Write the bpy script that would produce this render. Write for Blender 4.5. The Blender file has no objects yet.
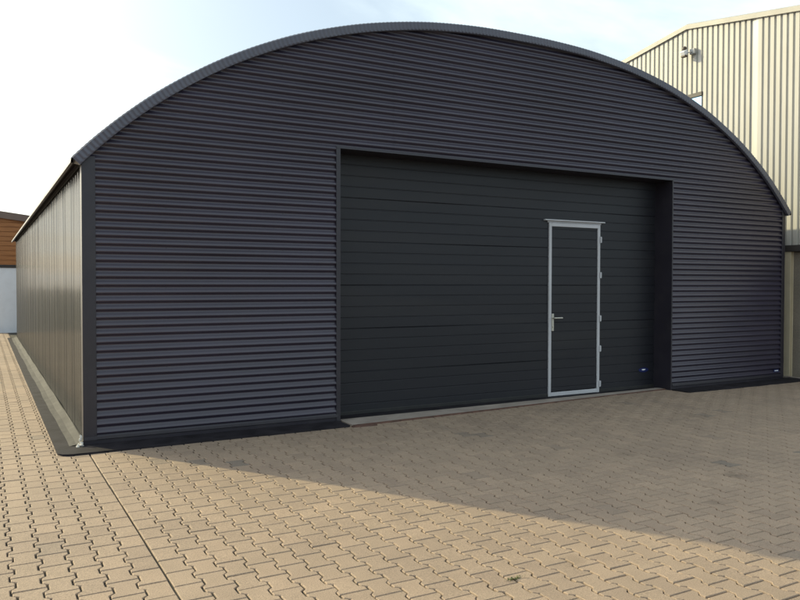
import bpy, bmesh, math, random
import numpy as np
from mathutils import Vector, Matrix

random.seed(7)
rng = np.random.default_rng(11)
scene = bpy.context.scene
COL = scene.collection
R = math.radians

# ------------------------------------------------------------------ helpers
def link_mesh(name, verts, faces, mat=None, parent=None, smooth=False):
    me = bpy.data.meshes.new(name)
    me.from_pydata([tuple(v) for v in verts], [], [tuple(f) for f in faces])
    me.update()
    o = bpy.data.objects.new(name, me)
    COL.objects.link(o)
    if mat is not None:
        me.materials.append(mat)
    if parent is not None:
        o.parent = parent
        o.matrix_parent_inverse = Matrix.Identity(4)
        o.location = Vector((0, 0, 0))
    if smooth:
        me.polygons.foreach_set('use_smooth', [True] * len(me.polygons))
    return o


class MB:
    """collects shapes for ONE mesh object (world coordinates)"""
    def __init__(self):
        self.v = []
        self.f = []

    def add(self, verts, faces):
        n = len(self.v)
        self.v += [tuple(p) for p in verts]
        self.f += [tuple(i + n for i in f) for f in faces]
        return self

    def box(self, x0, x1, y0, y1, z0, z1, bev=0.0, rot=None, seg=1):
        bm = bmesh.new()
        bmesh.ops.create_cube(bm, size=1.0)
        for v in bm.verts:
            v.co = Vector((v.co.x * (x1 - x0), v.co.y * (y1 - y0), v.co.z * (z1 - z0)))
        if bev > 0:
            bmesh.ops.bevel(bm, geom=list(bm.edges), offset=bev, segments=seg, affect='EDGES', profile=0.5)
        c = Vector(((x0 + x1) / 2, (y0 + y1) / 2, (z0 + z1) / 2))
        M = rot if rot is not None else Matrix.Identity(3)
        bm.verts.ensure_lookup_table()
        vs = [M @ v.co + c for v in bm.verts]
        fs = [[v.index for v in f.verts] for f in bm.faces]
        bm.verts.index_update()
        self.add(vs, fs)
        bm.free()
        return self

    def cyl(self, p, d, r, length, n=12, r2=None):
        d = Vector(d).normalized()
        a = d.orthogonal().normalized()
        b = d.cross(a)
        r2 = r if r2 is None else r2
        vs, p = [], Vector(p)
        for k, rr in ((0, r), (1, r2)):
            for i in range(n):
                t = 2 * math.pi * i / n
                vs.append(p + d * (length * k) + (a * math.cos(t) + b * math.sin(t)) * rr)
        fs = [[i, (i + 1) % n, n + (i + 1) % n, n + i] for i in range(n)]
        fs += [list(range(n))[::-1], list(range(n, 2 * n))]
        return self.add(vs, fs)

    def sphere(self, c, r, nu=14, nv=9, sc=(1, 1, 1)):
        c = Vector(c)
        vs = [c + Vector((0, 0, r * sc[2]))]
        for j in range(1, nv):
            ph = math.pi * j / nv
            for i in range(nu):
                th = 2 * math.pi * i / nu
                vs.append(c + Vector((r * sc[0] * math.sin(ph) * math.cos(th), r * sc[1] * math.sin(ph) * math.sin(th), r * sc[2] * math.cos(ph))))
        vs.append(c + Vector((0, 0, -r * sc[2])))
        fs = [[0, 1 + i, 1 + (i + 1) % nu] for i in range(nu)]
        for j in range(nv - 2):
            for i in range(nu):
                a0 = 1 + j * nu + i
                a1 = 1 + j * nu + (i + 1) % nu
                fs.append([a0, a0 + nu, a1 + nu, a1])
        L = len(vs) - 1
        base = 1 + (nv - 2) * nu
        fs += [[base + (i + 1) % nu, base + i, L] for i in range(nu)]
        return self.add(vs, fs)

    def sweep(self, rows):
        """rows: list of equally long point lists -> quads between them"""
        n = len(rows[0])
        vs = [p for r in rows for p in r]
        fs = []
        for j in range(len(rows) - 1):
            for i in range(n - 1):
                fs.append([j * n + i, j * n + i + 1, (j + 1) * n + i + 1, (j + 1) * n + i])
        return self.add(vs, fs)

    def build(self, name, mat, parent=None, smooth=False):
        off = parent_world(parent)
        vs = [(p[0] - off[0], p[1] - off[1], p[2] - off[2]) for p in self.v]
        return link_mesh(name, vs, self.f, mat, parent, smooth)


def parent_world(p):
    o = Vector((0, 0, 0))
    while p is not None:
        o += p.location
        p = p.parent
    return o


def thing(name, label, cat, loc=(0, 0, 0), group=None):
    o = bpy.data.objects.new(name, None)
    COL.objects.link(o)
    o.location = loc
    o.empty_display_size = 0.3
    o['label'] = label
    o['category'] = cat
    if group:
        o['group'] = group
    return o


def tag(o, label=None, cat=None, kind=None):
    if label:
        o['label'] = label
    if cat:
        o['category'] = cat
    if kind:
        o['kind'] = kind
    return o


# ---------------------------------------------------------------- materials
def new_mat(name):
    m = bpy.data.materials.new(name)
    m.use_nodes = True
    nt = m.node_tree
    b = nt.nodes['Principled BSDF']
    return m, nt, b


def N(nt, t, **kw):
    n = nt.nodes.new(t)
    for k, v in kw.items():
        if k in n.inputs.keys():
            n.inputs[k].default_value = v
        else:
            setattr(n, k, v)
    return n


def noise_ramp(nt, scale, c0, c1, lo=0.35, hi=0.65, vec=None, detail=6.0):
    n = N(nt, 'ShaderNodeTexNoise')
    n.inputs['Scale'].default_value = scale
    n.inputs['Detail'].default_value = detail
    if vec is not None:
        nt.links.new(vec, n.inputs['Vector'])
    r = N(nt, 'ShaderNodeValToRGB')
    r.color_ramp.elements[0].position = lo
    r.color_ramp.elements[1].position = hi
    r.color_ramp.elements[0].color = (*c0, 1)
    r.color_ramp.elements[1].color = (*c1, 1)
    nt.links.new(n.outputs['Fac'], r.inputs['Fac'])
    return n, r


def mapped(nt, sx, sy, sz):
    tc = N(nt, 'ShaderNodeTexCoord')
    mp = N(nt, 'ShaderNodeMapping')
    mp.inputs['Scale'].default_value = (sx, sy, sz)
    nt.links.new(tc.outputs['Object'], mp.inputs['Vector'])
    return mp.outputs['Vector']


def coated(name, c, rough, var=0.12, dust=0.05, bump=0.0, metallic=0.0, spec=0.5, vscale=(1, 1, 1), bscale=60, dustcol=(.22, .19, .15)):
    """painted sheet metal: slightly uneven tone, faint dirt, gloss variation"""
    m, nt, b = new_mat(name)
    vec = mapped(nt, *vscale)
    lo = tuple(x * (1 - var) for x in c)
    hi = tuple(x * (1 + var) for x in c)
    _, r = noise_ramp(nt, 1.7, lo, hi, .3, .7, vec)
    n2, r2 = noise_ramp(nt, 5.0, (0, 0, 0), (1, 1, 1), .48, .8, vec, 8)
    mul = N(nt, 'ShaderNodeMath', operation='MULTIPLY')
    nt.links.new(r2.outputs['Color'], mul.inputs[0])
    mul.inputs[1].default_value = dust
    mix = N(nt, 'ShaderNodeMix', data_type='RGBA')
    nt.links.new(mul.outputs[0], mix.inputs['Factor'])
    nt.links.new(r.outputs['Color'], mix.inputs['A'])
    mix.inputs['B'].default_value = (*dustcol, 1)
    nt.links.new(mix.outputs['Result'], b.inputs['Base Color'])
    mr = N(nt, 'ShaderNodeMapRange')
    mr.inputs['To Min'].default_value = rough * .85
    mr.inputs['To Max'].default_value = rough * 1.2
    nt.links.new(n2.outputs['Fac'], mr.inputs['Value'])
    nt.links.new(mr.outputs['Result'], b.inputs['Roughness'])
    b.inputs['Metallic'].default_value = metallic
    b.inputs['Specular IOR Level'].default_value = spec
    if bump > 0:
        nb = N(nt, 'ShaderNodeTexNoise')
        nb.inputs['Scale'].default_value = bscale
        nb.inputs['Detail'].default_value = 3
        nt.links.new(vec, nb.inputs['Vector'])
        bp = N(nt, 'ShaderNodeBump')
        bp.inputs['Strength'].default_value = bump
        bp.inputs['Distance'].default_value = .002
        nt.links.new(nb.outputs['Fac'], bp.inputs['Height'])
        nt.links.new(bp.outputs['Normal'], b.inputs['Normal'])
    return m


M_front = coated('anthracite_sheet', (.035, .0295, .050), .33, .16, .04, spec=.68, vscale=(.35, 1, 1.5))
M_side = coated('anthracite_side_sheet', (.030, .030, .032), .20, .12, .05, spec=.38, vscale=(1, 1, .25))
def add_coat(m, w_, r_):
    b_ = m.node_tree.nodes['Principled BSDF']
    b_.inputs['Coat Weight'].default_value = w_
    b_.inputs['Coat Roughness'].default_value = r_


def weathered(m, amount, rough):
    """chalky old coating: dull pigment with a weak, broad sheen over it"""
    nt_ = m.node_tree
    b_ = nt_.nodes['Principled BSDF']
    out = nt_.nodes['Material Output']
    b_.inputs['Specular IOR Level'].default_value = 0.0
    df = N(nt_, 'ShaderNodeBsdfDiffuse')
    nt_.links.new(b_.inputs['Base Color'].links[0].from_socket, df.inputs['Color'])
    gl = N(nt_, 'ShaderNodeBsdfAnisotropic')
    gl.inputs['Color'].default_value = (1, 1, 1, 1)
    gl.inputs['Roughness'].default_value = rough
    fr_ = N(nt_, 'ShaderNodeFresnel')
    fr_.inputs['IOR'].default_value = 1.45
    mu = N(nt_, 'ShaderNodeMath', operation='MULTIPLY')
    nt_.links.new(fr_.outputs[0], mu.inputs[0])
    mu.inputs[1].default_value = amount
    mx = N(nt_, 'ShaderNodeMixShader')
    nt_.links.new(mu.outputs[0], mx.inputs[0])
    nt_.links.new(df.outputs[0], mx.inputs[1])
    nt_.links.new(gl.outputs[0], mx.inputs[2])
    nt_.links.new(mx.outputs[0], out.inputs['Surface'])


weathered(M_side, .185, .18)
M_trim = coated('anthracite_trim', (.022, .019, .028), .42, .15, .05)
M_verge = coated('anthracite_verge', (.082, .082, .110), .36, .12, .06)
M_door = coated('door_panel_paint', (.0135, .0140, .0195), .46, .12, .04, spec=.36, bump=.35, vscale=(.12, 1, 1.0), bscale=190)
M_white = coated('white_aluminium', (.48, .48, .51), .38, .05, .12)
M_steel = coated('brushed_steel', (.55, .53, .48), .35, .08, .1, metallic=.8)
M_rubber = coated('black_rubber', (.012, .012, .013), .6, .1, .08)
M_void = coated('dark_inner_lining', (.03, .03, .032), .7, .1, .0)
M_cream = coated('cream_sheet', (.42, .407, .38), .45, .06, .30, vscale=(1, 1, .22), dustcol=(.30, .25, .18))
M_creamtrim = coated('cream_trim', (.38, .36, .325), .5, .05, .15)
M_post = coated('ochre_painted_post', (.62, .53, .38), .55, .08, .2)
M_dark = coated('dark_band_paint', (.035, .030, .030), .55, .15, .1)
M_white_wall = coated('white_render', (.78, .80, .86), .85, .04, .10, bump=.2)
M_blue = coated('blue_badge', (.012, .02, .10), .3, .1, .0)
M_mark = coated('white_print', (.75, .76, .8), .4, .03, .0)
M_grey_plastic = coated('grey_plastic', (.38, .38, .38), .5, .05, .1)
M_lampdark = coated('dark_lamp_housing', (.07, .05, .04), .5, .1, .1)


def glass_mat():
    m, nt, b = new_mat('window_glass')
    b.inputs['Base Color'].default_value = (.40, .68, .95, 1)  # blue of the reflected sky, put into the pane's own colour
    b.inputs['Metallic'].default_value = .8
    b.inputs['Roughness'].default_value = .06
    return m


M_glass = glass_mat()


def timber_mat():
    m, nt, b = new_mat('brown_timber_boards')
    vec = mapped(nt, .6, 1, 14)
    _, r = noise_ramp(nt, 3.0, (.26, .098, .030), (.42, .175, .055), .3, .7, vec)
    nt.links.new(r.outputs['Color'], b.inputs['Base Color'])
    b.inputs['Roughness'].default_value = .6
    return m


M_timber = timber_mat()
M_fascia = coated('brown_fascia', (.16, .11, .09), .6, .1, .1)


def concrete_mat(name, c, rough=.85, var=.22, scale=3.0, bump=.4):
    m, nt, b = new_mat(name)
    vec = mapped(nt, 1, 1, 1)
    _, r = noise_ramp(nt, scale, tuple(x * (1 - var) for x in c), tuple(x * (1 + var) for x in c), .3, .7, vec, 9)
    _, r2 = noise_ramp(nt, scale * 40, (.82, .82, .82), (1.12, 1.12, 1.12), .3, .7, vec, 2)
    mul = N(nt, 'ShaderNodeMix', data_type='RGBA', blend_type='MULTIPLY')
    mul.inputs['Factor'].default_value = 1
    nt.links.new(r.outputs['Color'], mul.inputs['A'])
    nt.links.new(r2.outputs['Color'], mul.inputs['B'])
    nt.links.new(mul.outputs['Result'], b.inputs['Base Color'])
    b.inputs['Roughness'].default_value = rough
    nb = N(nt, 'ShaderNodeTexNoise')
    nb.inputs['Scale'].default_value = 90
    nb.inputs['Detail'].default_value = 5
    nt.links.new(vec, nb.inputs['Vector'])
    bp = N(nt, 'ShaderNodeBump')
    bp.inputs['Strength'].default_value = bump
    bp.inputs['Distance'].default_value = .004
    nt.links.new(nb.outputs['Fac'], bp.inputs['Height'])
    nt.links.new(bp.outputs['Normal'], b.inputs['Normal'])
    return m


M_apron = concrete_mat('dark_bitumen_coated_concrete', (.022, .0195, .0235), .75, .40, 5)
M_apron.node_tree.nodes['Principled BSDF'].inputs['Specular IOR Level'].default_value = .12
M_thresh = concrete_mat('light_concrete', (.31, .26, .225), .85, .2, 4)
M_rust = concrete_mat('rusty_steel', (.11, .055, .04), .7, .4, 12)
M_fillet = concrete_mat('dusty_mortar', (.030, .027, .026), .85, .4, 6)
M_plinth = concrete_mat('grey_brown_concrete', (.26, .22, .18), .85, .15, 2)
M_chip = concrete_mat('white_mortar', (.55, .52, .48), .8, .1, 20)


def paver_mat():
    m, nt, b = new_mat('beige_concrete_pavers')
    L = nt.links
    tc = N(nt, 'ShaderNodeTexCoord')
    vec = tc.outputs['Object']
    at = N(nt, 'ShaderNodeAttribute', attribute_name='tone')
    ramp = N(nt, 'ShaderNodeValToRGB')
    e = ramp.color_ramp.elements
    e[0].position, e[0].color = 0.0, (0.199, 0.165, 0.139, 1)
    e[1].position, e[1].color = 1.0, (0.335, 0.251, 0.190, 1)
    k = e.new(.12)
    k.color = (0.277, 0.210, 0.163, 1)
    k = e.new(.6)
    k.color = (0.305, 0.232, 0.177, 1)
    L.new(at.outputs['Fac'], ramp.inputs['Fac'])

    def mult(a, bb, f=1.0):
        x = N(nt, 'ShaderNodeMix', data_type='RGBA', blend_type='MULTIPLY')
        x.inputs['Factor'].default_value = f
        L.new(a, x.inputs['A'])
        L.new(bb, x.inputs['B'])
        return x.outputs['Result']
    # aggregate speckle
    _, sp = noise_ramp(nt, 190, (.58, .58, .58), (1.34, 1.32, 1.28), .28, .72, vec, 3)
    c = mult(ramp.outputs['Color'], sp.outputs['Color'])
    # patches a metre or so across
    _, bl = noise_ramp(nt, .9, (.91, .905, .90), (1.05, 1.04, 1.02), .3, .7, vec, 7)
    c = mult(c, bl.outputs['Color'])
    _, bl2 = noise_ramp(nt, 6, (.94, .935, .93), (1.05, 1.045, 1.04), .3, .7, vec, 6)
    c = mult(c, bl2.outputs['Color'])
    # oil drips
    nz = N(nt, 'ShaderNodeTexNoise')
    nz.inputs['Scale'].default_value = 8
    nz.inputs['Detail'].default_value = 5
    L.new(vec, nz.inputs['Vector'])
    acc = None
    for (sx, sy, rad, amt) in STAINS:
        mp = N(nt, 'ShaderNodeVectorMath', operation='SUBTRACT')
        L.new(vec, mp.inputs[0])
        mp.inputs[1].default_value = (sx, sy, 0)
        sc = N(nt, 'ShaderNodeVectorMath', operation='MULTIPLY')
        L.new(mp.outputs[0], sc.inputs[0])
        sc.inputs[1].default_value = (1, 1, 0)
        ln = N(nt, 'ShaderNodeVectorMath', operation='LENGTH')
        L.new(sc.outputs[0], ln.inputs[0])
        ad = N(nt, 'ShaderNodeMath', operation='MULTIPLY_ADD')
        L.new(nz.outputs['Fac'], ad.inputs[0])
        ad.inputs[1].default_value = rad * 2.2
        L.new(ln.outputs['Value'], ad.inputs[2])
        mr = N(nt, 'ShaderNodeMapRange', interpolation_type='SMOOTHSTEP')
        mr.inputs['From Min'].default_value = rad * 1.0
        mr.inputs['From Max'].default_value = rad * 2.3
        mr.inputs['To Min'].default_value = 1 - amt
        mr.inputs['To Max'].default_value = 1
        L.new(ad.outputs[0], mr.inputs['Value'])
        if acc is None:
            acc = mr.outputs['Result']
        else:
            mm = N(nt, 'ShaderNodeMath', operation='MULTIPLY')
            L.new(acc, mm.inputs[0])
            L.new(mr.outputs['Result'], mm.inputs[1])
            acc = mm.outputs[0]
    c = mult(c, acc)
    L.new(c, b.inputs['Base Color'])
    b.inputs['Roughness'].default_value = .82
    b.inputs['Specular IOR Level'].default_value = .35
    nb = N(nt, 'ShaderNodeTexNoise')
    nb.inputs['Scale'].default_value = 210
    nb.inputs['Detail'].default_value = 4
    L.new(vec, nb.inputs['Vector'])
    bp = N(nt, 'ShaderNodeBump')
    bp.inputs['Strength'].default_value = .35
    bp.inputs['Distance'].default_value = .0025
    L.new(nb.outputs['Fac'], bp.inputs['Height'])
    L.new(bp.outputs['Normal'], b.inputs['Normal'])
    return m


STAINS = [(4.40, -3.61, .13, .32), (3.62, -4.05, .10, .24), (4.2, -2.6, .16, .18), (2.0, -4.4, .10, .2), (6.3, -1.6, .3, .15), (-.9, -1.7, .18, .15)]
M_paver = paver_mat()
M_joint = concrete_mat('joint_sand', (.024, .020, .015), .95, .3, 3)

# ------------------------------------------------------------------ ground
g = MB()
g.add([(-220, -220, -.014), (220, -220, -.014), (220, 220, -.014), (-220, 220, -.014)], [[0, 1, 2, 3]])
tag(g.build('ground', M_joint), kind='structure')


def pavers(name, u0, u1, v0, v1, skip):
    """double-T interlocking concrete pavers laid in columns running away from the hall"""
    s, ln, d = .140, .198, .0128
    hw = s / 2 - .0047
    hl = ln / 2 - .0033
    a, bq = .036, .060
    side = [(hw + d, -hl), (hw + d, -bq), (hw - d, -a), (hw - d, a), (hw + d, bq), (hw + d, hl)]
    outl = np.array(side + [(-x, y) for x, y in reversed(side)])
    cham = .0040
    inn = outl.copy()
    inn[:, 0] -= np.sign(inn[:, 0]) * cham
    inn[[0, 5, 6, 11], 1] -= np.sign(inn[[0, 5, 6, 11], 1]) * cham
    n = 12
    ring = np.concatenate([np.c_[inn, np.zeros(n)], np.c_[outl, np.full(n, -.0046)], np.c_[outl, np.full(n, -.016)]])
    cent = []
    nu = int(round((u1 - u0) / s))
    nv = int((v1 - v0) / ln) + 1
    for i in range(nu):
        cu = u0 + (i + .5) * s
        for j in range(nv):
            cv = v0 + (j + .5 * (i % 2)) * ln + .05
            if not skip(cu, cv):
                cent.append((cu, cv))
    cent = np.array(cent)
    K = len(cent)
    # low-frequency settling plus a small tilt for each stone
    zz = .0020 * np.sin(cent[:, 0] * 1.3 + .5 * cent[:, 1]) + .0018 * np.sin(cent[:, 1] * 1.9 - cent[:, 0] * .7)
    dz = zz - .002 + rng.normal(0, .0007, K)
    tx = rng.normal(0, .0030, K)
    ty = rng.normal(0, .0030, K)
    yaw = rng.normal(0, .008, K)
    jx = rng.normal(0, .0007, K)
    jy = rng.normal(0, .0009, K)
    edge = np.abs(cent[:, 0]) < s * .6           # column cut straight along the seam
    yaw[edge] = 0
    cs, sn = np.cos(yaw)[:, None], np.sin(yaw)[:, None]
    RX = np.repeat(ring[None, :, 0], K, 0)
    sg = -1.0 if u0 >= 0 else 1.0                 # side of the stone that lies at the seam
    at_seam = np.abs(ring[:, 0] * sg) * (ring[:, 0] * sg > 0)
    cut = at_seam > 0
    tgt = np.where(np.arange(3 * n) < n, hw - cham, hw) * sg
    RX[np.ix_(edge, cut)] = tgt[cut]
    X = RX * cs - ring[None, :, 1] * sn
    Y = RX * sn + ring[None, :, 1] * cs
    Z = ring[None, :, 2] + dz[:, None] + tx[:, None] * ring[None, :, 0] + ty[:, None] * ring[None, :, 1]
    P = np.stack([X + (cent[:, 0] + jx)[:, None], Y + (cent[:, 1] + jy)[:, None], Z], -1).reshape(-1, 3)
    me = bpy.data.meshes.new(name)
    # faces: top ngon + 24 quads
    loops1 = list(range(n))
    tot = [n]
    for r_ in range(2):
        for i in range(n):
            j = (i + 1) % n
            loops1 += [r_ * n + i, (r_ + 1) * n + i, (r_ + 1) * n + j, r_ * n + j]
            tot.append(4)
    loops1 = np.array(loops1)
    tot = np.array(tot)
    nf = len(tot)
    loops = (loops1[None, :] + (np.arange(K) * 3 * n)[:, None]).reshape(-1)
    starts1 = np.concatenate([[0], np.cumsum(tot)[:-1]])
    starts = (starts1[None, :] + (np.arange(K) * len(loops1))[:, None]).reshape(-1)
    me.vertices.add(len(P))
    me.vertices.foreach_set('co', P.reshape(-1).astype(np.float32))
    me.loops.add(len(loops))
    me.loops.foreach_set('vertex_index', loops.astype(np.int32))
    me.polygons.add(K * nf)
    me.polygons.foreach_set('loop_start', starts.astype(np.int32))
    me.polygons.foreach_set('use_smooth', np.zeros(K * nf, dtype=bool))
    me.update(calc_edges=True)
    me.validate()
    att = me.attributes.new('tone', 'FLOAT', 'FACE')
    tone = np.clip(rng.beta(2.6, 2.3, K) + .10 * np.sin(cent[:, 0] * 2.1) * np.sin(cent[:, 1] * 1.4), 0, 1)
    att.data.foreach_set('value', np.repeat(tone, nf).astype(np.float32))
    me.materials.append(M_paver)
    o = bpy.data.objects.new(name, me)
    COL.objects.link(o)
    return tag(o, kind='structure')


def skip_front(u, v):
    if u > 10.72:
        return v > -1.32
    if 2.55 < u < 7.83:
        return v > .10
    return v > -.22


pavers('paved_yard', .001, 15.261, -9.0, .3, skip_front)
pavers('paved_side_yard', -7.2815, -.0015, -9.0, 18.3, lambda u, v: (u > -.16 and v > -.28))

# ---------------------------------------------------------- hall geometry
W, LEN, EAVE = 10.33, 15.5, 2.667
ZT, RA, EX = 4.611, 6.889, 2.319


def arch(u):
    x = abs(u - W / 2) / RA
    return ZT + RA * ((1 - x ** EX) ** (1 / EX) - 1)


def arch_half(z):
    y = 1 + (z - ZT) / RA
    if y >= 1:
        return 0.0
    return RA * (1 - y ** EX) ** (1 / EX)


D0, D1, DH = 2.604, 7.776, 2.992
PY = .30                                  # plane of the sectional door

hall = thing('storage_hall', 'dark anthracite arched storage hall of corrugated metal with a wide sectional door', 'hall', (0, 0, 0))

# front cladding: horizontal sine sheet, cut round the opening and under the arch
PITCH, AMP = .0775, .0130
Z0 = .085
levels = sorted(set([round(Z0 + k * PITCH / 10, 5) for k in range(int((ZT - Z0) / (PITCH / 10)) + 1)] + [DH]))


def zbound(z):
    """left and right end of the sheet at this height"""
    zz = z + .03
    if zz > arch(.012):
        h = arch_half(zz)
        return W / 2 - h, W / 2 + h
    return .012, W - .012


def front_y(u, z, k):
    ph = ((z - Z0) / PITCH) % 1.0
    # long upper flank, short lower flank
    q = ph / .36 * .5 if ph < .36 else .5 + (ph - .36) / .64 * .5
    y = AMP * math.cos(2 * math.pi * q)
    y += .0016 * math.sin(u * 2.3 + z * 1.1) + .0010 * math.sin(u * 5.1 - z * 2.7 + 1)
    return y - (.0016 if k % 2 else 0.0)


fc = MB()
SHEET = [-1, 3.31, 6.62, 11]              # lapped sheet joints in the upper field
def field(zs, lo, hi, k):
    rows = []
    for z in zs:
        l, r = zbound(z)
        l, r = max(l, lo), min(r, hi)
        if r - l < .02:
            break
        n = max(2, int((hi - lo) / .35))
        rows.append([(l + (r - l) * i / n, front_y(l + (r - l) * i / n, z, k), z) for i in range(n + 1)])
    if len(rows) > 1:
        fc.sweep(rows)


lowz = [z for z in levels if z <= DH]
upz = [z for z in levels if z >= DH]
field(lowz, .0, D0 - .004, 0)
field(lowz, D1 + .004, W, 0)
for k in range(3):
    # each sheet also carries a lap of its own over the next one
    field([z for z in upz], SHEET[k] - (.04 if k else 0), SHEET[k + 1], k)
# fixing screws in the valleys
spots = []
for u in (.75, 1.95, 3.36, 4.9, 6.56, 8.35, 9.6):
    z = Z0 + PITCH * 3.0
    while z < arch(u) - .2:
        if not (D0 - .05 < u < D1 + .05 and z < DH + .05):
            spots.append((u, front_y(u, z, 0) + .002, z))
        z += PITCH * 5
front = fc.build('front_cladding', M_front, hall, smooth=True)
scr = MB().cyl((0, 0, 0), (0, -1, 0), .006, .006, 6).build('screw', M_trim, front)
for i, p in enumerate(spots):
    o = scr if i == 0 else scr.copy()
    if i:
        COL.objects.link(o)
        o.parent = front
    o.location = p

# masonry / frame behind the sheet so that no light leaks: back lining with the same outline
bl = MB()
zs = [0.0, .6, 1.2, 1.8, 2.4, DH]
for lo, hi in ((.05, D0 - .02), (D1 + .02, W - .05)):
    bl.sweep([[(lo, .05, z), (hi, .05, z)] for z in [0, .7, 1.4, 2.1, 2.6]])
zs2 = [2.6 + i * (ZT - .06 - 2.6) / 24 for i in range(25)]
rows = []
for z in zs2:
    l, r = zbound(z + .03)
    l, r = max(l, .05), min(r, W - .05)
    if z < DH:
        pass
    rows.append((z, l, r))
for i in range(len(rows) - 1):
    (za, la, ra), (zb, lb, rb) = rows[i], rows[i + 1]
    if zb <= DH + .001:
        bl.add([(la, .05, za), (D0 - .02, .05, za), (D0 - .02, .05, zb), (lb, .05, zb)], [[0, 1, 2, 3]])
        bl.add([(D1 + .02, .05, za), (ra, .05, za), (rb, .05, zb), (D1 + .02, .05, zb)], [[0, 1, 2, 3]])
    elif za < DH:
        for p, q in (((la, lb), (D0 - .02, D0 - .02)), ((D1 + .02, D1 + .02), (ra, rb))):
            bl.add([(p[0], .05, za), (q[0], .05, za), (q[1], .05, zb), (p[1], .05, zb)], [[0, 1, 2, 3]])
        bl.add([(D0 - .02, .05, DH + .02), (D1 + .02, .05, DH + .02), (D1 + .02, .05, zb), (D0 - .02, .05, zb)], [[0, 1, 2, 3]])
    else:
        bl.add([(la, .05, za), (ra, .05, za), (rb, .05, zb), (lb, .05, zb)], [[0, 1, 2, 3]])
bl.build('inner_lining', M_void, hall)

# roof: arched sheet with ribs running round the arch
def arc_points(u0, u1, n):
    """points evenly spaced along the arch"""
    us = np.linspace(u0, u1, 1500)
    zs_ = np.array([arch(u) for u in us])
    s = np.concatenate([[0], np.cumsum(np.hypot(np.diff(us), np.diff(zs_)))])
    tt = np.linspace(0, s[-1], n)
    uu = np.interp(tt, s, us)
    z2 = np.interp(tt, s, zs_)
    du = np.gradient(uu)
    dzz = np.gradient(z2)
    l = np.hypot(du, dzz)
    return uu, z2, -dzz / l, du / l, tt     # normal = (nu, nz)


UO = .100
uu, zz, nu_, nz_, _ = arc_points(-UO, W + UO, 110)
ys = []
y = -.045
while y < LEN + .05:
    for dy, h in ((0, 0), (.12, 0), (.14, .03), (.20, .03), (.22, 0)):
        ys.append((y + dy, h))
    y += .22 + .001
rf = MB()
rf.sweep([[(u + a * (h - .035), yy, z + b * (h - .035)) for (yy, h) in ys] for u, z, a, b in zip(uu, zz, nu_, nz_)])
roof = rf.build('roof', M_side, hall)
rf = MB()
rf.sweep([[(u - a * .07, -.02, z - b * .07), (u - a * .07, LEN, z - b * .07)] for u, z, a, b in zip(uu, zz, nu_, nz_)])
rf.build('roof_underside', M_void, hall)

# crimped verge flashing following the arch
na = 2600
uu, zz, nu_, nz_, tt = arc_points(-UO, W + UO, na)
CR = .050
vt = MB()
rows = []
for u, z, a, b, t in zip(uu, zz, nu_, nz_, tt):
    ph = (t / CR) % 1.0
    k = .5 - .5 * math.cos(2 * math.pi * ph)
    wob = .0014 * math.sin(t * 3.1) + .001 * math.sin(t * 7.7)
    cf = .0048 * k + wob
    prof = [(-.006, .26), (.0 + cf * .6, .24), (.0 + cf * .6, -.045), (-.010, -.058 - cf), (-.082, -.058 - cf), (-.095, -.058), (-.099, -.024)]
    rows.append([(u + a * p, yy, z + b * p) for p, yy in prof])
vt.sweep(rows)
# end caps where the verge meets the eaves
for r_ in (rows[0], rows[-1]):
    vt.add(r_, [list(range(len(r_)))])
vt.build('verge_trim', M_verge, hall, smooth=False)

# left and right side walls: upright sheets with shallow ribs and lapped joints
def side_wall(u, sgn, name):
    m = MB()
    pts = []
    y = .02
    k = 0
    while y < LEN - .2:
        d = .0012 * math.sin(k * 1.7)
        j = .003 if k % 4 == 0 else 0
        pts += [(y, d), (y + .185, d), (y + .190, d - .0016 - j), (y + .207, d - .0016 - j), (y + .212, d)]
        y += .212 + .001
        k += 1
    pts.append((LEN, 0))
    zl = [.018, .5, 1.0, 1.5, 2.0, 2.4, 2.66]
    rows_ = []
    for z in zl:
        rows_.append([(u + sgn * (d + .0022 * math.sin(yy * 1.9 + z * 1.3) + .0014 * math.sin(yy * 4.3 - z * 2.1)), yy, z) for yy, d in pts])
    m.sweep(rows_)
    return m.build(name, M_side, hall)


side_wall(0.0, -1, 'side_wall')
side_wall(W, 1, 'side_wall')
rw = MB()
rw.sweep([[(0, LEN, z), (W, LEN, z)] for z in (.0, 2.66)])
rows = []
for i in range(21):
    z = 2.66 + (ZT - .05 - 2.66) * i / 20
    h = arch_half(z + .04)
    h = min(h, W / 2)
    rows.append([(W / 2 - h, LEN, z), (W / 2 + h, LEN, z)])
rw.sweep(rows)
rw.build('rear_wall', M_side, hall)

# eave trims along both long sides
for sgn, u0 in ((-1, 0.0), (1, W)):
    m = MB()
    zt_ = arch(-UO)
    prof = [(-.012, zt_ + .055), (UO + .004, zt_ - .010), (UO + .010, zt_ - .050), (UO - .012, zt_ - .055), (UO - .014, zt_ - .022), (.014, zt_ - .012), (.006, zt_ - .045)]
    segs = [-.050, 3.1, 3.1001, 6.2, 6.2001, 9.3, 9.3001, 12.4, 12.4001, LEN + .06]
    rows = []
    for i, yy in enumerate(segs):
        o_ = .0015 if (i // 2) % 2 else 0
        rows.append([(u0 + sgn * (p + o_), yy, z - o_) for p, z in prof])
    m.sweep(rows)
    m.build('eave_trim', M_trim, hall)

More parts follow.
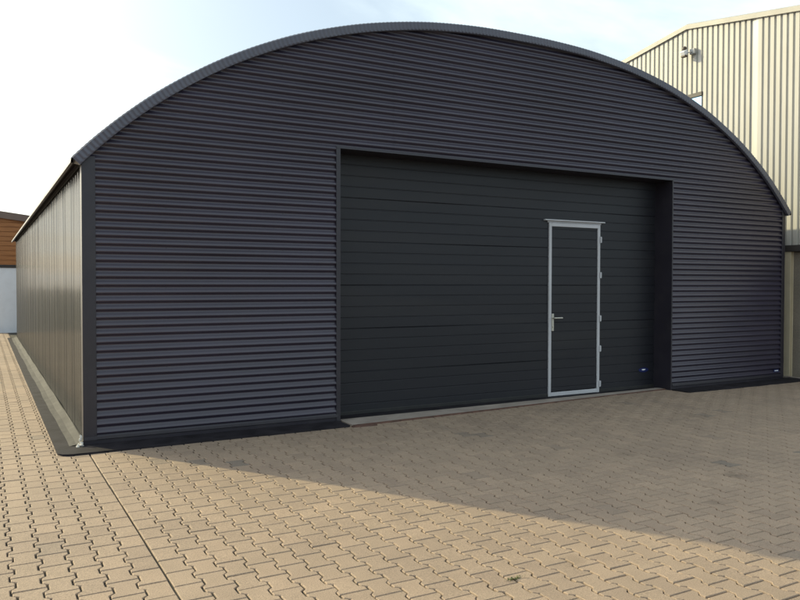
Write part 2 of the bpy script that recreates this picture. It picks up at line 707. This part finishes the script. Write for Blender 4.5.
# corner trims with their fixings
for sgn, u0, wd in ((1, 0.0, .105), (-1, W, .060)):
    m = MB()
    topz = arch(u0 + sgn * .02) - .10
    m.sweep([[(u0 - sgn * .0115, .105, z), (u0 - sgn * .0150, .100, z), (u0 - sgn * .0150, -.0100, z), (u0 - sgn * .0120, -.0145, z), (u0 + sgn * (wd - .004), -.0145, z), (u0 + sgn * wd, -.0120, z), (u0 + sgn * wd, -.002, z)] for z in (.045, .9, 1.8, topz)])
    for z in [.10 + .62 * i for i in range(5)]:
        for du in (.015, wd - .014):
            if z < topz:
                m.cyl((u0 + sgn * du, -.0140, z), (0, -1, 0), .0055, .005, 6)
    m.build('corner_trim', M_trim, hall)

# base flashing under the sheets
for lo, hi in ((-.010, D0 - .03), (D1 + .03, W + .010)):
    m = MB()
    m.sweep([[(u, -.002, Z0 + .012), (u, -.016, Z0 - .004), (u, -.018, .055), (u, -.006, .048), (u, -.004, -.004)] for u in np.linspace(lo, hi, 8)])
    m.build('base_trim', M_trim, hall)

# lining of the door opening: jambs and head
m = MB()
def jamb(u, s):                            # s=+1: left jamb (opening lies to +u)
    return [[(u - s * .052, -.002, z), (u - s * .050, -.0135, z), (u - s * .002, -.0150, z), (u, -.011, z), (u, .10, z), (u, PY + .03, z)] for z in (-.005, 1.0, 2.0, DH)]
m.sweep(jamb(D0, 1))
m.build('door_jamb', M_trim, hall)
m = MB()
m.sweep([[(u + .024 if i == 0 else u + .022 if i == 1 else u, yy, z) for i, (u, yy) in enumerate(((D1, -.002), (D1, -.0135), (D1, -.0150), (D1 , -.011), (D1, .10), (D1, PY + .03)))] for z in (-.005, 1.0, 2.0, DH)])
m.build('door_jamb', M_trim, hall)
m = MB()
m.sweep([[(u, -.002, DH + .022), (u, -.0140, DH + .020), (u, -.0165, DH - .002), (u, -.012, DH - .004), (u, .10, DH - .003), (u, PY + .03, DH - .003)] for u in np.linspace(D0 - .05, D1 + .024, 6)])
m.build('door_head', M_trim, hall)

# threshold strip in the opening, with its steel edge
def slab(mb, outer, inner, z0, z1):
    """plate between two polylines that run along the opening"""
    n = len(outer)
    ring_ = outer + inner[::-1]
    k = len(ring_)
    vs = [(x, y, z1) for x, y in ring_] + [(x, y, z0) for x, y in ring_]
    fs = [[i, i + 1, k - 2 - i, k - 1 - i] for i in range(n - 1)]
    fs += [[a, (a + 1) % k, k + (a + 1) % k, k + a][::-1] for a in range(k)]
    mb.add(vs, fs)


OUT = [(D0 + .015, -.300), (4.66, -.160), (6.42, -.020), (D1 - .015, .085)]
INN = [(D0 + .015, .070), (4.66, .105), (6.42, .160), (D1 - .015, .205)]
m = MB()
slab(m, OUT, INN, -.10, .012)
th = m.build('threshold', M_thresh, hall)
m = MB()
slab(m, [(x, y - .017) for x, y in OUT], [(x, y - .0005) for x, y in OUT], -.10, .014)
m.box(D0 - .015, D0 + .27, -.372, -.322, -.05, .0105, .002)
m.build('steel_edge', M_rust, th)
m = MB()
slab(m, [(x, y + .0005) for x, y in INN], [(x, PY + .02) for x, y in INN], -.10, .0115)
m.build('seal_shade_strip', M_apron, th)  # dark strip standing for seal rubber and the deep shadow at the door foot

# ----------------------------------------------------------- sectional door
WK0, WK1, WKZ = 5.780, 6.690, 2.335        # wicket opening in the big door
GR = .125

def door_profile(z0, z1):
    """(z, y) outline of ribbed panels between two heights"""
    out = [(z0, PY)]
    k = math.floor(z0 / GR) + 1
    while k * GR < z1 - .01:
        z = k * GR
        deep = .0065 if k % 4 == 0 else .0040
        hwid = .0065 if k % 4 == 0 else .0075
        if z - hwid > z0 and z + hwid < z1:
            out += [(z - hwid, PY), (z - hwid * .45, PY + deep), (z + hwid * .35, PY + deep), (z + hwid, PY)]
        k += 1
    out.append((z1, PY))
    return out


def panel(mb, u0, u1, z0, z1, off=0.0):
    n = max(2, int((u1 - u0) / .4))
    us = np.linspace(u0, u1, n + 1)
    rows_ = []
    for z, y in door_profile(z0, z1):
        sec = math.floor(z / .5 + .001)
        rows_.append([(u, y + off + .0016 * math.sin(u * 1.7 + sec * 2.1) + .0008 * math.sin(u * 4.1 + sec), z) for u in us])
    mb.sweep(rows_)


m = MB()
panel(m, D0 - .02, WK0 + .02, .050, DH + .05)
panel(m, WK1 - .02, D1 + .02, .050, DH + .05)
panel(m, WK0 + .02, WK1 - .02, WKZ - .02, DH + .05)
sect = m.build('sectional_door', M_door, hall)
m = MB()
for lo, hi in ((D0, WK0 - .003), (WK1 + .003, D1)):
    m.box(lo, hi, PY - .012, PY + .03, .006, .052, .006, seg=2)
m.build('bottom_seal', M_rubber, sect)

# small blue badge with a white mark low on the door
def disc(c, rx, rz, y, thick, n=24):
    vs = []
    for yy in (y, y - thick):
        for i in range(n):
            t = 2 * math.pi * i / n
            vs.append((c[0] + rx * math.cos(t), yy, c[1] + rz * math.sin(t)))
    fs = [[i, (i + 1) % n, n + (i + 1) % n, n + i] for i in range(n)] + [list(range(n)), list(range(n, 2 * n))[::-1]]
    return vs, fs


m = MB()
m.add(*disc((7.565, .272), .098, .033, PY - .0005, .004))
badge = m.build('badge', M_blue, sect)
m = MB()
m.add(*disc((7.560, .276), .034, .010, PY - .0046, .0012, 16))
m.add(*disc((7.590, .279), .016, .005, PY - .0046, .0016, 12))
m.build('badge_mark', M_mark, badge)

# wicket door in its white frame
m = MB()
panel(m, WK0 + .046, WK1 - .046, .075, WKZ - .052, -.006)
m.box(WK0 + .0462, WK1 - .0462, PY + .0045, PY + .03, .075, WKZ - .052)
wick = m.build('wicket_door', M_door, hall)
wick['label'] = 'dark ribbed wicket door in a white frame'
m = MB()
fy0, fy1 = PY - .020, PY + .03
m.box(WK0, WK0 + .044, fy0, fy1, .010, WKZ, .003)
m.box(WK1 - .044, WK1, fy0, fy1, .010, WKZ, .003)
m.box(WK0 + .0442, WK1 - .0442, fy0, fy1, .012, .062, .003)
m.box(WK0 + .0442, WK1 - .0442, fy0 - .002, fy1, WKZ - .050, WKZ - .001, .003)
fr = m.build('door_frame', M_white, wick)
m = MB()
m.box(WK0 - .085, WK1 + .070, PY - .042, PY + .004, WKZ + .024, WKZ + .042, .003)
m.box(WK0 - .02, WK1 + .02, PY - .012, PY + .004, WKZ + .0022, WKZ + .0238, .001)
m.build('drip_cap', M_white, wick)
m = MB()
m.box(WK0 + .050, WK0 + .088, PY - .022, PY - .0065, .885, 1.120, .006, seg=2)
m.cyl((WK0 + .069, PY - .021, 1.062), (0, -1, 0), .011, .045, 12)
m.box(WK0 + .058, WK0 + .200, PY - .074, PY - .056, 1.052, 1.072, .006, seg=2)
m.cyl((WK0 + .069, PY - .021, .945), (0, -1, 0), .010, .010, 12)
m.build('handle', M_steel, wick)
for z in (2.13, 1.64, 1.04, .62, .13):
    m = MB()
    m.box(WK1 - .006, WK1 + .020, PY - .034, PY - .003, z - .040, z + .040, .004)
    m.cyl((WK1 - .002, PY - .030, z - .043), (0, 0, 1), .009, .086, 10)
    m.build('hinge', M_white, wick)

# small sign on the cladding near the right corner
m = MB()
m.box(10.10, 10.225, -.0165, -.0105, .128, .172, .002)
sg = m.build('nameplate', M_blue, hall)
m = MB()
m.box(10.118, 10.205, -.0176, -.0166, .144, .158)
m.build('nameplate_mark', M_mark, sg)

# white mortar smears at the foot of the front left corner and along the side
m = MB()
for i in range(26):
    a_ = rng.random()
    m.sphere((-.030 - .05 * rng.random() * (1 - a_), -.03 + .09 * (rng.random() - .5), .008 + .065 * a_ * rng.random()), .008 + .012 * rng.random(), 7, 5, (1, 1, .7))
for i in range(10):
    m.sphere((-.028 - .02 * rng.random(), -.012 - .02 * rng.random(), .05 + .05 * rng.random()), .008 + .006 * rng.random(), 7, 5, (.8, .8, 1.3))
m.build('mortar_smear', M_chip, hall)
m = MB()
for i in range(7):
    m.sphere((-.035 - .03 * rng.random(), 3.95 + .12 * rng.random(), .012), .012 + .01 * rng.random(), 7, 5, (1, 1, .6))
m.build('mortar_smear', M_chip, hall)

# dark coated footing strip round the hall
def apron(name, outline, z1):
    n = len(outline)
    cx = sum(p[0] for p in outline) / n
    cy = sum(p[1] for p in outline) / n
    vs = [(x, y, z1) for x, y in outline] + [(x, y, -.12) for x, y in outline]
    fs = [list(range(n))] + [[i, (i + 1) % n, n + (i + 1) % n, n + i][::-1] for i in range(n)]
    return vs, fs


cor = [(-.255 + .12 * (1 - math.cos(t)), -.245 - .12 * math.sin(t)) for t in np.linspace(0, math.pi / 2, 7)]
m = MB()
m.add(*apron('a', [(.02, LEN + .2), (-.225, LEN + .2)] + cor + [(D0 - .05, -.325), (D0 - .02, -.30), (D0 - .02, .04), (.02, .04)], .014))
m.add(*apron('b', [(D1 + .02, .04), (D1 + .02, -.29), (D1 + .05, -.315), (W + .25, -.315), (W + .25, .04)], .014))
tag(m.build('footing_strip', M_apron), kind='structure')

# weathered mortar fillet against the long wall
m = MB()
rows = []
for yy in np.linspace(-.012, LEN, 60):
    k_ = .005 * math.sin(yy * 1.7) + .003 * math.sin(yy * 5.1)
    rows.append([(-.135 + k_, yy, .0142), (-.075 + k_ * .5, yy, .024 + .003 * math.sin(yy * 5)), (-.014, yy, .050 + .004 * math.sin(yy * 3.3)), (-.004, yy, .052)])
m.sweep(rows)
tag(m.build('mortar_fillet', M_fillet, None), kind='structure')

# -------------------------------------------------- neighbouring warehouse
XW = 10.80
nb = thing('warehouse', 'tall cream ribbed metal warehouse gable above a concrete base, right of the dark hall', 'warehouse', (XW, 2.3, 0))
APX, ZAP, SL = 2.30, 6.36, .158
Y0, Y1 = -1.3, 11.6


def gz(y):
    return ZAP - SL * abs(y - APX)


RP = .112
pts = []
y = Y0
while y < Y1:
    if not (.72 < y < .84):
        for dy, d in ((0, 0), (.022, 0), (.033, .021), (.101, .021)):
            pts.append((y + dy, d))
    else:
        pts.append((y, .020))
    y += RP
pts.append((Y1, 0))
# gable outline needs a vertex at the ridge and round the window
WY0, WY1, WZ0, WZ1 = 1.95, 3.10, 4.25, 5.06
def snap(lst, v):
    d = min(lst, key=lambda p: abs(p[0] - v))
    lst.append((v - .0005, d[1]))
    lst.append((v + .0005, d[1]))
for v in (WY0, WY1, APX):
    snap(pts, v)
pts.sort()
m = MB()
for i in range(len(pts) - 1):
    (ya, da), (yb, db) = pts[i], pts[i + 1]
    wv = lambda yy: .003 * math.sin(yy * 1.3)
    xa, xb = XW - da + wv(ya), XW - db + wv(yb)
    mid = (ya + yb) / 2
    zsegs = [(2.16, None)] if not (WY0 < mid < WY1) else [(2.16, WZ0), (WZ1, None)]
    for z0_, z1_ in zsegs:
        ta = z1_ if z1_ else gz(ya) - .02
        tb = z1_ if z1_ else gz(yb) - .02
        m.add([(xa, ya, z0_), (xb, yb, z0_), (xb, yb, tb), (xa, ya, ta)], [[0, 1, 2, 3]])
m.build('wall_cladding', M_cream, nb)
m = MB()
for ya, yb in ((Y0 - .05, APX), (APX, Y1 + .05)):
    vs = []
    for yy in (ya, yb):
        z = gz(yy)
        vs += [(XW - .055, yy, z - .075), (XW - .055, yy, z + .005), (XW - .02, yy, z + .03), (XW + .25, yy, z + .03), (XW + .25, yy, z - .115)]
    m.add(vs, [[0, 5, 6, 1], [1, 6, 7, 2], [2, 7, 8, 3], [0, 4, 9, 5], [0, 1, 2, 3, 4], [5, 9, 8, 7, 6]])
m.build('verge_trim', M_creamtrim, nb)
m = MB()
for ya, yb in ((Y0 - .05, APX), (APX, Y1 + .05)):
    m.add([(XW + .2502, ya, gz(ya) + .02), (XW + 24, ya, gz(ya) + .02), (XW + 24, yb, gz(yb) + .02), (XW + .2502, yb, gz(yb) + .02)], [[0, 1, 2, 3]])
m.build('roof', M_grey_plastic, nb)
for YE in (Y0, Y1):
    m = MB()
    m.add([(XW + .06, YE, 2.1), (XW + 24, YE, 2.1), (XW + 24, YE, gz(YE)), (XW + .06, YE, gz(YE))], [[0, 1, 2, 3]])
    m.build('side_cladding', M_cream, nb)
m = MB()
m.box(XW + .02, XW + 24, Y0 + .002, Y1 - .002, -.1, 2.05, .01)
m.build('base_wall', M_plinth, nb)
m = MB()
m.box(XW - .075, XW + .10, Y0 + .001, Y1 - .001, 2.052, 2.158, .004)
m.build('ledge', M_dark, nb)
# painted posts in front of the base
for yy in (.205, 5.4):
    m = MB()
    m.box(XW - .060, XW - .052, yy - .055, yy + .055, -.05, 2.050, .002)
    m.box(XW - .0518, XW + .018, yy - .005, yy + .005, -.05, 2.050, .001)
    m.box(XW + .010, XW + .0195, yy - .055, yy + .055, -.05, 2.050, .002)
    m.build('post', M_post, nb)
# kerb strip at the foot
m = MB()
m.box(XW - .10, XW - .062, Y0, Y1, -.1, .012, .004)
m.build('base_kerb', M_thresh, nb)
# window
m = MB()
f = .045
m.box(XW - .035, XW + .03, WY0 + .001, WY1 - .001, WZ1 - .075, WZ1 - .001, .003)
m.box(XW - .030, XW + .03, WY0 + .001, WY1 - .001, WZ0 + .001, WZ0 + f, .003)
for a_, b_ in ((WY0 + .001, WY0 + .012), (WY1 - f, WY1 - .001), ((WY0 + WY1) / 2 - .02, (WY0 + WY1) / 2 + .02)):
    m.box(XW - .028, XW + .028, a_, b_, WZ0 + f + .0005, WZ1 - .0755, .002)
win = m.build('window', M_dark, nb)
m = MB()
for a_, b_ in ((WY0 + .012, (WY0 + WY1) / 2 - .02), ((WY0 + WY1) / 2 + .02, WY1 - f)):
    m.box(XW - .006, XW + .006, a_, b_, WZ0 + f, WZ1 - .0755)
m.build('pane', M_glass, win)

# floodlight on the cladding
FY, FZ = 2.24, 5.83
fl = thing('floodlight', 'small floodlight with dark sensor head on the cream ribbed gable wall', 'floodlight', (XW - .03, FY, FZ))
m = MB()
m.box(XW - .085, XW - .020, FY - .155, FY - .045, FZ - .05, FZ + .05, .008, seg=2)
m.cyl((XW - .080, FY - .10, FZ - .01), (-1, .12, -.1), .010, .05, 8)
m.cyl((XW - .125, FY - .10, FZ - .02), (0, 1, 0), .010, .16, 8)
m.build('bracket', M_grey_plastic, fl)
m = MB()
rot = Matrix.Rotation(R(-28), 3, 'Y')
m.box(XW - .195, XW - .100, FY - .035, FY + .075, FZ - .05, FZ + .035, .014, rot, 2)
m.build('lamp_head', M_mark, fl)
m = MB()
m.sphere((XW - .14, FY + .02, FZ + .072), .042)
m.cyl((XW - .14, FY + .02, FZ + .02), (0, 0, 1), .016, .03, 8)
m.build('sensor', M_lampdark, fl)
m = MB()
m.box(XW - .185, XW - .105, FY - .03, FY + .07, FZ - .088, FZ - .056, .006)
m.build('lamp_visor', M_lampdark, fl)

# ---------------------------------------- brown and white building behind
YB = 18.5
bb = thing('timber_clad_building', 'low brown timber clad building on a white wall, behind the hall on the left', 'building', (2, YB, 0))
BX0, BX1 = -.75, 7.0
def bz(x):
    return 3.715 - .125 * (x + .75)
m = MB()
m.box(BX0, BX1, YB, YB + 12, -.1, 1.985, .01)
m.build('wall', M_white_wall, bb)
m = MB()
m.box(BX0, BX1, YB - .03, YB + 12, 1.987, 2.07, .004)
m.build('band', M_dark, bb)
m = MB()
zrow = []
nx = 24
z = 2.072
xs = np.linspace(BX0, BX1, nx)
board = .145
while z < 4.3:
    xl = [x for x in (BX0, BX1)]
    top = z + board - .012
    # each board runs until the sloping verge cuts it
    hl_ = BX0 + (3.715 - .05 - top) / .125
    if hl_ < BX0 + .3:
        break
    a_, b_ = BX0, min(BX1, hl_)
    m.box(a_, b_, YB - .012, YB + .02, z, top, .003)
    z += board
m.add([(BX0, YB + .012, 2.08), (BX1, YB + .012, 2.08), (BX1, YB + .012, bz(BX1)), (BX0, YB + .012, bz(BX0))], [[0, 1, 2, 3]])
for x in (BX0, BX1):
    m.add([(x, YB + .012, 2.08), (x, YB + 12, 2.08), (x, YB + 12, bz(x)), (x, YB + .012, bz(x))], [[0, 1, 2, 3]])
m.add([(BX0, YB + 12, 2.08), (BX1, YB + 12, 2.08), (BX1, YB + 12, bz(BX1)), (BX0, YB + 12, bz(BX0))], [[0, 1, 2, 3]])
m.build('timber_cladding', M_timber, bb)
m = MB()
for xa, xb in ((BX0 - .08, BX1 + .3),):
    vs = []
    for x in (xa, xb):
        zt_ = bz(x)
        vs += [(x, YB - .10, zt_ - .17), (x, YB - .10, zt_ + .04), (x, YB - .06, zt_ + .04), (x, YB - .06, zt_ - .17)]
    m.add(vs, [[0, 4, 5, 1], [1, 5, 6, 2], [2, 6, 7, 3], [3, 7, 4, 0], [0, 1, 2, 3], [7, 6, 5, 4]])
m.build('fascia', M_fascia, bb)
m = MB()
for xa, xb in ((BX0 - .08, BX1 + .3),):
    m.add([(xa, YB - .0598, bz(xa) + .02), (xb, YB - .0598, bz(xb) + .02), (xb, YB + 12, bz(xb) + .02), (xa, YB + 12, bz(xa) + .02)], [[0, 1, 2, 3]])
m.build('roof', M_dark, bb)

# --------------------------------------------------------- weed in a joint
def leaf_mat():
    m, nt, b = new_mat('weed_green')
    _, r = noise_ramp(nt, 30, (.07, .085, .025), (.13, .13, .05), .3, .7)
    nt.links.new(r.outputs['Color'], b.inputs['Base Color'])
    b.inputs['Roughness'].default_value = .7
    return m


M_leaf = leaf_mat()
def weed(cx, cy, n, sx, sy, h):
    m_ = MB()
    for i in range(n):
        x = rng.normal(0, sx)
        yy = rng.normal(0, sy)
        ang = rng.random() * 6.28
        ln = h * (.5 + rng.random())
        w = .0022 + .002 * rng.random()
        d = Vector((math.cos(ang), math.sin(ang), 0))
        s_ = Vector((-d.y, d.x, 0))
        up = .5 + rng.random() * .8
        p0 = Vector((cx + x, cy + yy, -.006))
        p1 = p0 + d * ln * .35 + Vector((0, 0, ln * up * .6))
        p2 = p0 + d * ln * .9 + Vector((0, 0, ln * up * .6))
        m_.add([p0 - s_ * w * .5, p0 + s_ * w * .5, p1 + s_ * w, p1 - s_ * w, p2], [[0, 1, 2, 3], [3, 2, 4]])
    return m_


wd = weed(1.56, -4.455, 46, .030, .006, .017)
tag(wd.build('weed', M_leaf), 'small green weed growing in a paver joint near the lower edge of the sunlit yard', 'weed')

# ------------------------------------------------------------ sun and sky
SUN_A, SUN_B = 1.17, 1.84                 # shadow of a 1 m post: +u and -v
hl = math.hypot(SUN_A, SUN_B)
elev = math.atan2(1, hl)
to_sun = Vector((-SUN_A, SUN_B, 1)).normalized()
azim = math.atan2(to_sun.x, to_sun.y)      # clockwise from +Y

ld = bpy.data.lights.new('sun', 'SUN')
ld.energy = 4.2
ld.angle = R(.8)
ld.color = (1.0, .885, .52)
lo = bpy.data.objects.new('sun', ld)
COL.objects.link(lo)
lo.location = (-20, 30, 20)
lo.rotation_euler = to_sun.to_track_quat('Z', 'Y').to_euler()

w = bpy.data.worlds.new('World')
scene.world = w
w.use_nodes = True
nt = w.node_tree
bg = nt.nodes['Background']
sky = N(nt, 'ShaderNodeTexSky')
sky.sky_type = 'NISHITA'
sky.sun_disc = False
sky.sun_elevation = elev
sky.sun_rotation = azim
sky.altitude = 0
sky.air_density = 1.0
sky.dust_density = 1.5
sky.ozone_density = 1.0
# thin high cloud, laid out on a plane above the place
geo = N(nt, 'ShaderNodeTexCoord')
sep = N(nt, 'ShaderNodeSeparateXYZ')
nt.links.new(geo.outputs['Generated'], sep.inputs[0])
zc = N(nt, 'ShaderNodeMath', operation='MAXIMUM')
nt.links.new(sep.outputs['Z'], zc.inputs[0])
zc.inputs[1].default_value = 0.0
za = N(nt, 'ShaderNodeMath', operation='ADD')
nt.links.new(zc.outputs[0], za.inputs[0])
za.inputs[1].default_value = .12
cmb = N(nt, 'ShaderNodeCombineXYZ')
for i, ax in enumerate('XY'):
    dv = N(nt, 'ShaderNodeMath', operation='DIVIDE')
    nt.links.new(sep.outputs[ax], dv.inputs[0])
    nt.links.new(za.outputs[0], dv.inputs[1])
    nt.links.new(dv.outputs[0], cmb.inputs[i])
mp = N(nt, 'ShaderNodeMapping')
mp.inputs['Scale'].default_value = (.55, 1.0, 1)
mp.inputs['Rotation'].default_value = (0, 0, R(25))
mp.inputs['Location'].default_value = (7.3, 2.2, 0)
nt.links.new(cmb.outputs[0], mp.inputs['Vector'])
cn = N(nt, 'ShaderNodeTexNoise')
cn.inputs['Scale'].default_value = .8
cn.inputs['Detail'].default_value = 7
cn.inputs['Roughness'].default_value = .55
cn.inputs['Distortion'].default_value = .4
nt.links.new(mp.outputs[0], cn.inputs['Vector'])
cr = N(nt, 'ShaderNodeMapRange', interpolation_type='SMOOTHSTEP')
cr.inputs['From Min'].default_value = .40
cr.inputs['From Max'].default_value = .64
cr.inputs['To Min'].default_value = .36
cr.inputs['To Max'].default_value = .90
nt.links.new(cn.outputs['Fac'], cr.inputs['Value'])
mix = N(nt, 'ShaderNodeMix', data_type='RGBA')
nt.links.new(cr.outputs['Result'], mix.inputs['Factor'])
nt.links.new(sky.outputs['Color'], mix.inputs['A'])
# thin cloud scatters forward: brighter towards the sun
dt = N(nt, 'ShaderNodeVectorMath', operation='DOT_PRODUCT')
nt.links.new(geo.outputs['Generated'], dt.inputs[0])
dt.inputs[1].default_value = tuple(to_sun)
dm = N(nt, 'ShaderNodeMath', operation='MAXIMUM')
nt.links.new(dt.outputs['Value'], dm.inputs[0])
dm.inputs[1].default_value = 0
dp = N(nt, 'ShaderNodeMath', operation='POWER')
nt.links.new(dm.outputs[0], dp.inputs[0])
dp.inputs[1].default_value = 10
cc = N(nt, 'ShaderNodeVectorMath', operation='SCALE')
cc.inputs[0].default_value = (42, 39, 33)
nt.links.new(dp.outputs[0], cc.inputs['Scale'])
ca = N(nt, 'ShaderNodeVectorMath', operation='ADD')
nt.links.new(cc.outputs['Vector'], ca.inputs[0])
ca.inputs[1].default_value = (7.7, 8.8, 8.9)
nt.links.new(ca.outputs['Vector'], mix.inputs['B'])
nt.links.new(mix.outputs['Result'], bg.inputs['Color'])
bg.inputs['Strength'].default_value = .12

# ----------------------------------------------------------------- camera
cd = bpy.data.cameras.new('camera')
cam = bpy.data.objects.new('camera', cd)
COL.objects.link(cam)
yaw, pit, rol = R(29.025), R(1.255), R(-.097)
fwd = Vector((math.sin(yaw) * math.cos(pit), math.cos(yaw) * math.cos(pit), -math.sin(pit)))
right = Vector((math.cos(yaw), -math.sin(yaw), 0))
up = right.cross(fwd)
r2 = right * math.cos(rol) - up * -math.sin(rol) * -1
r2 = right * math.cos(rol) - up * math.sin(rol)
u2 = right * math.sin(rol) + up * math.cos(rol)
Mx = Matrix((r2, u2, -fwd)).transposed().to_4x4()
Mx.translation = Vector((-.827, -7.535, 1.52))
cam.matrix_world = Mx
cd.sensor_width = 36
cd.lens = 36 * 753.77 / 800
cd.clip_start = .05
cd.clip_end = 1000
scene.camera = cam

vs_ = scene.view_settings
vs_.view_transform = 'Standard'
vs_.look = 'None'
vs_.exposure = 0.33
vs_.gamma = 1.0
vs_.use_curve_mapping = False
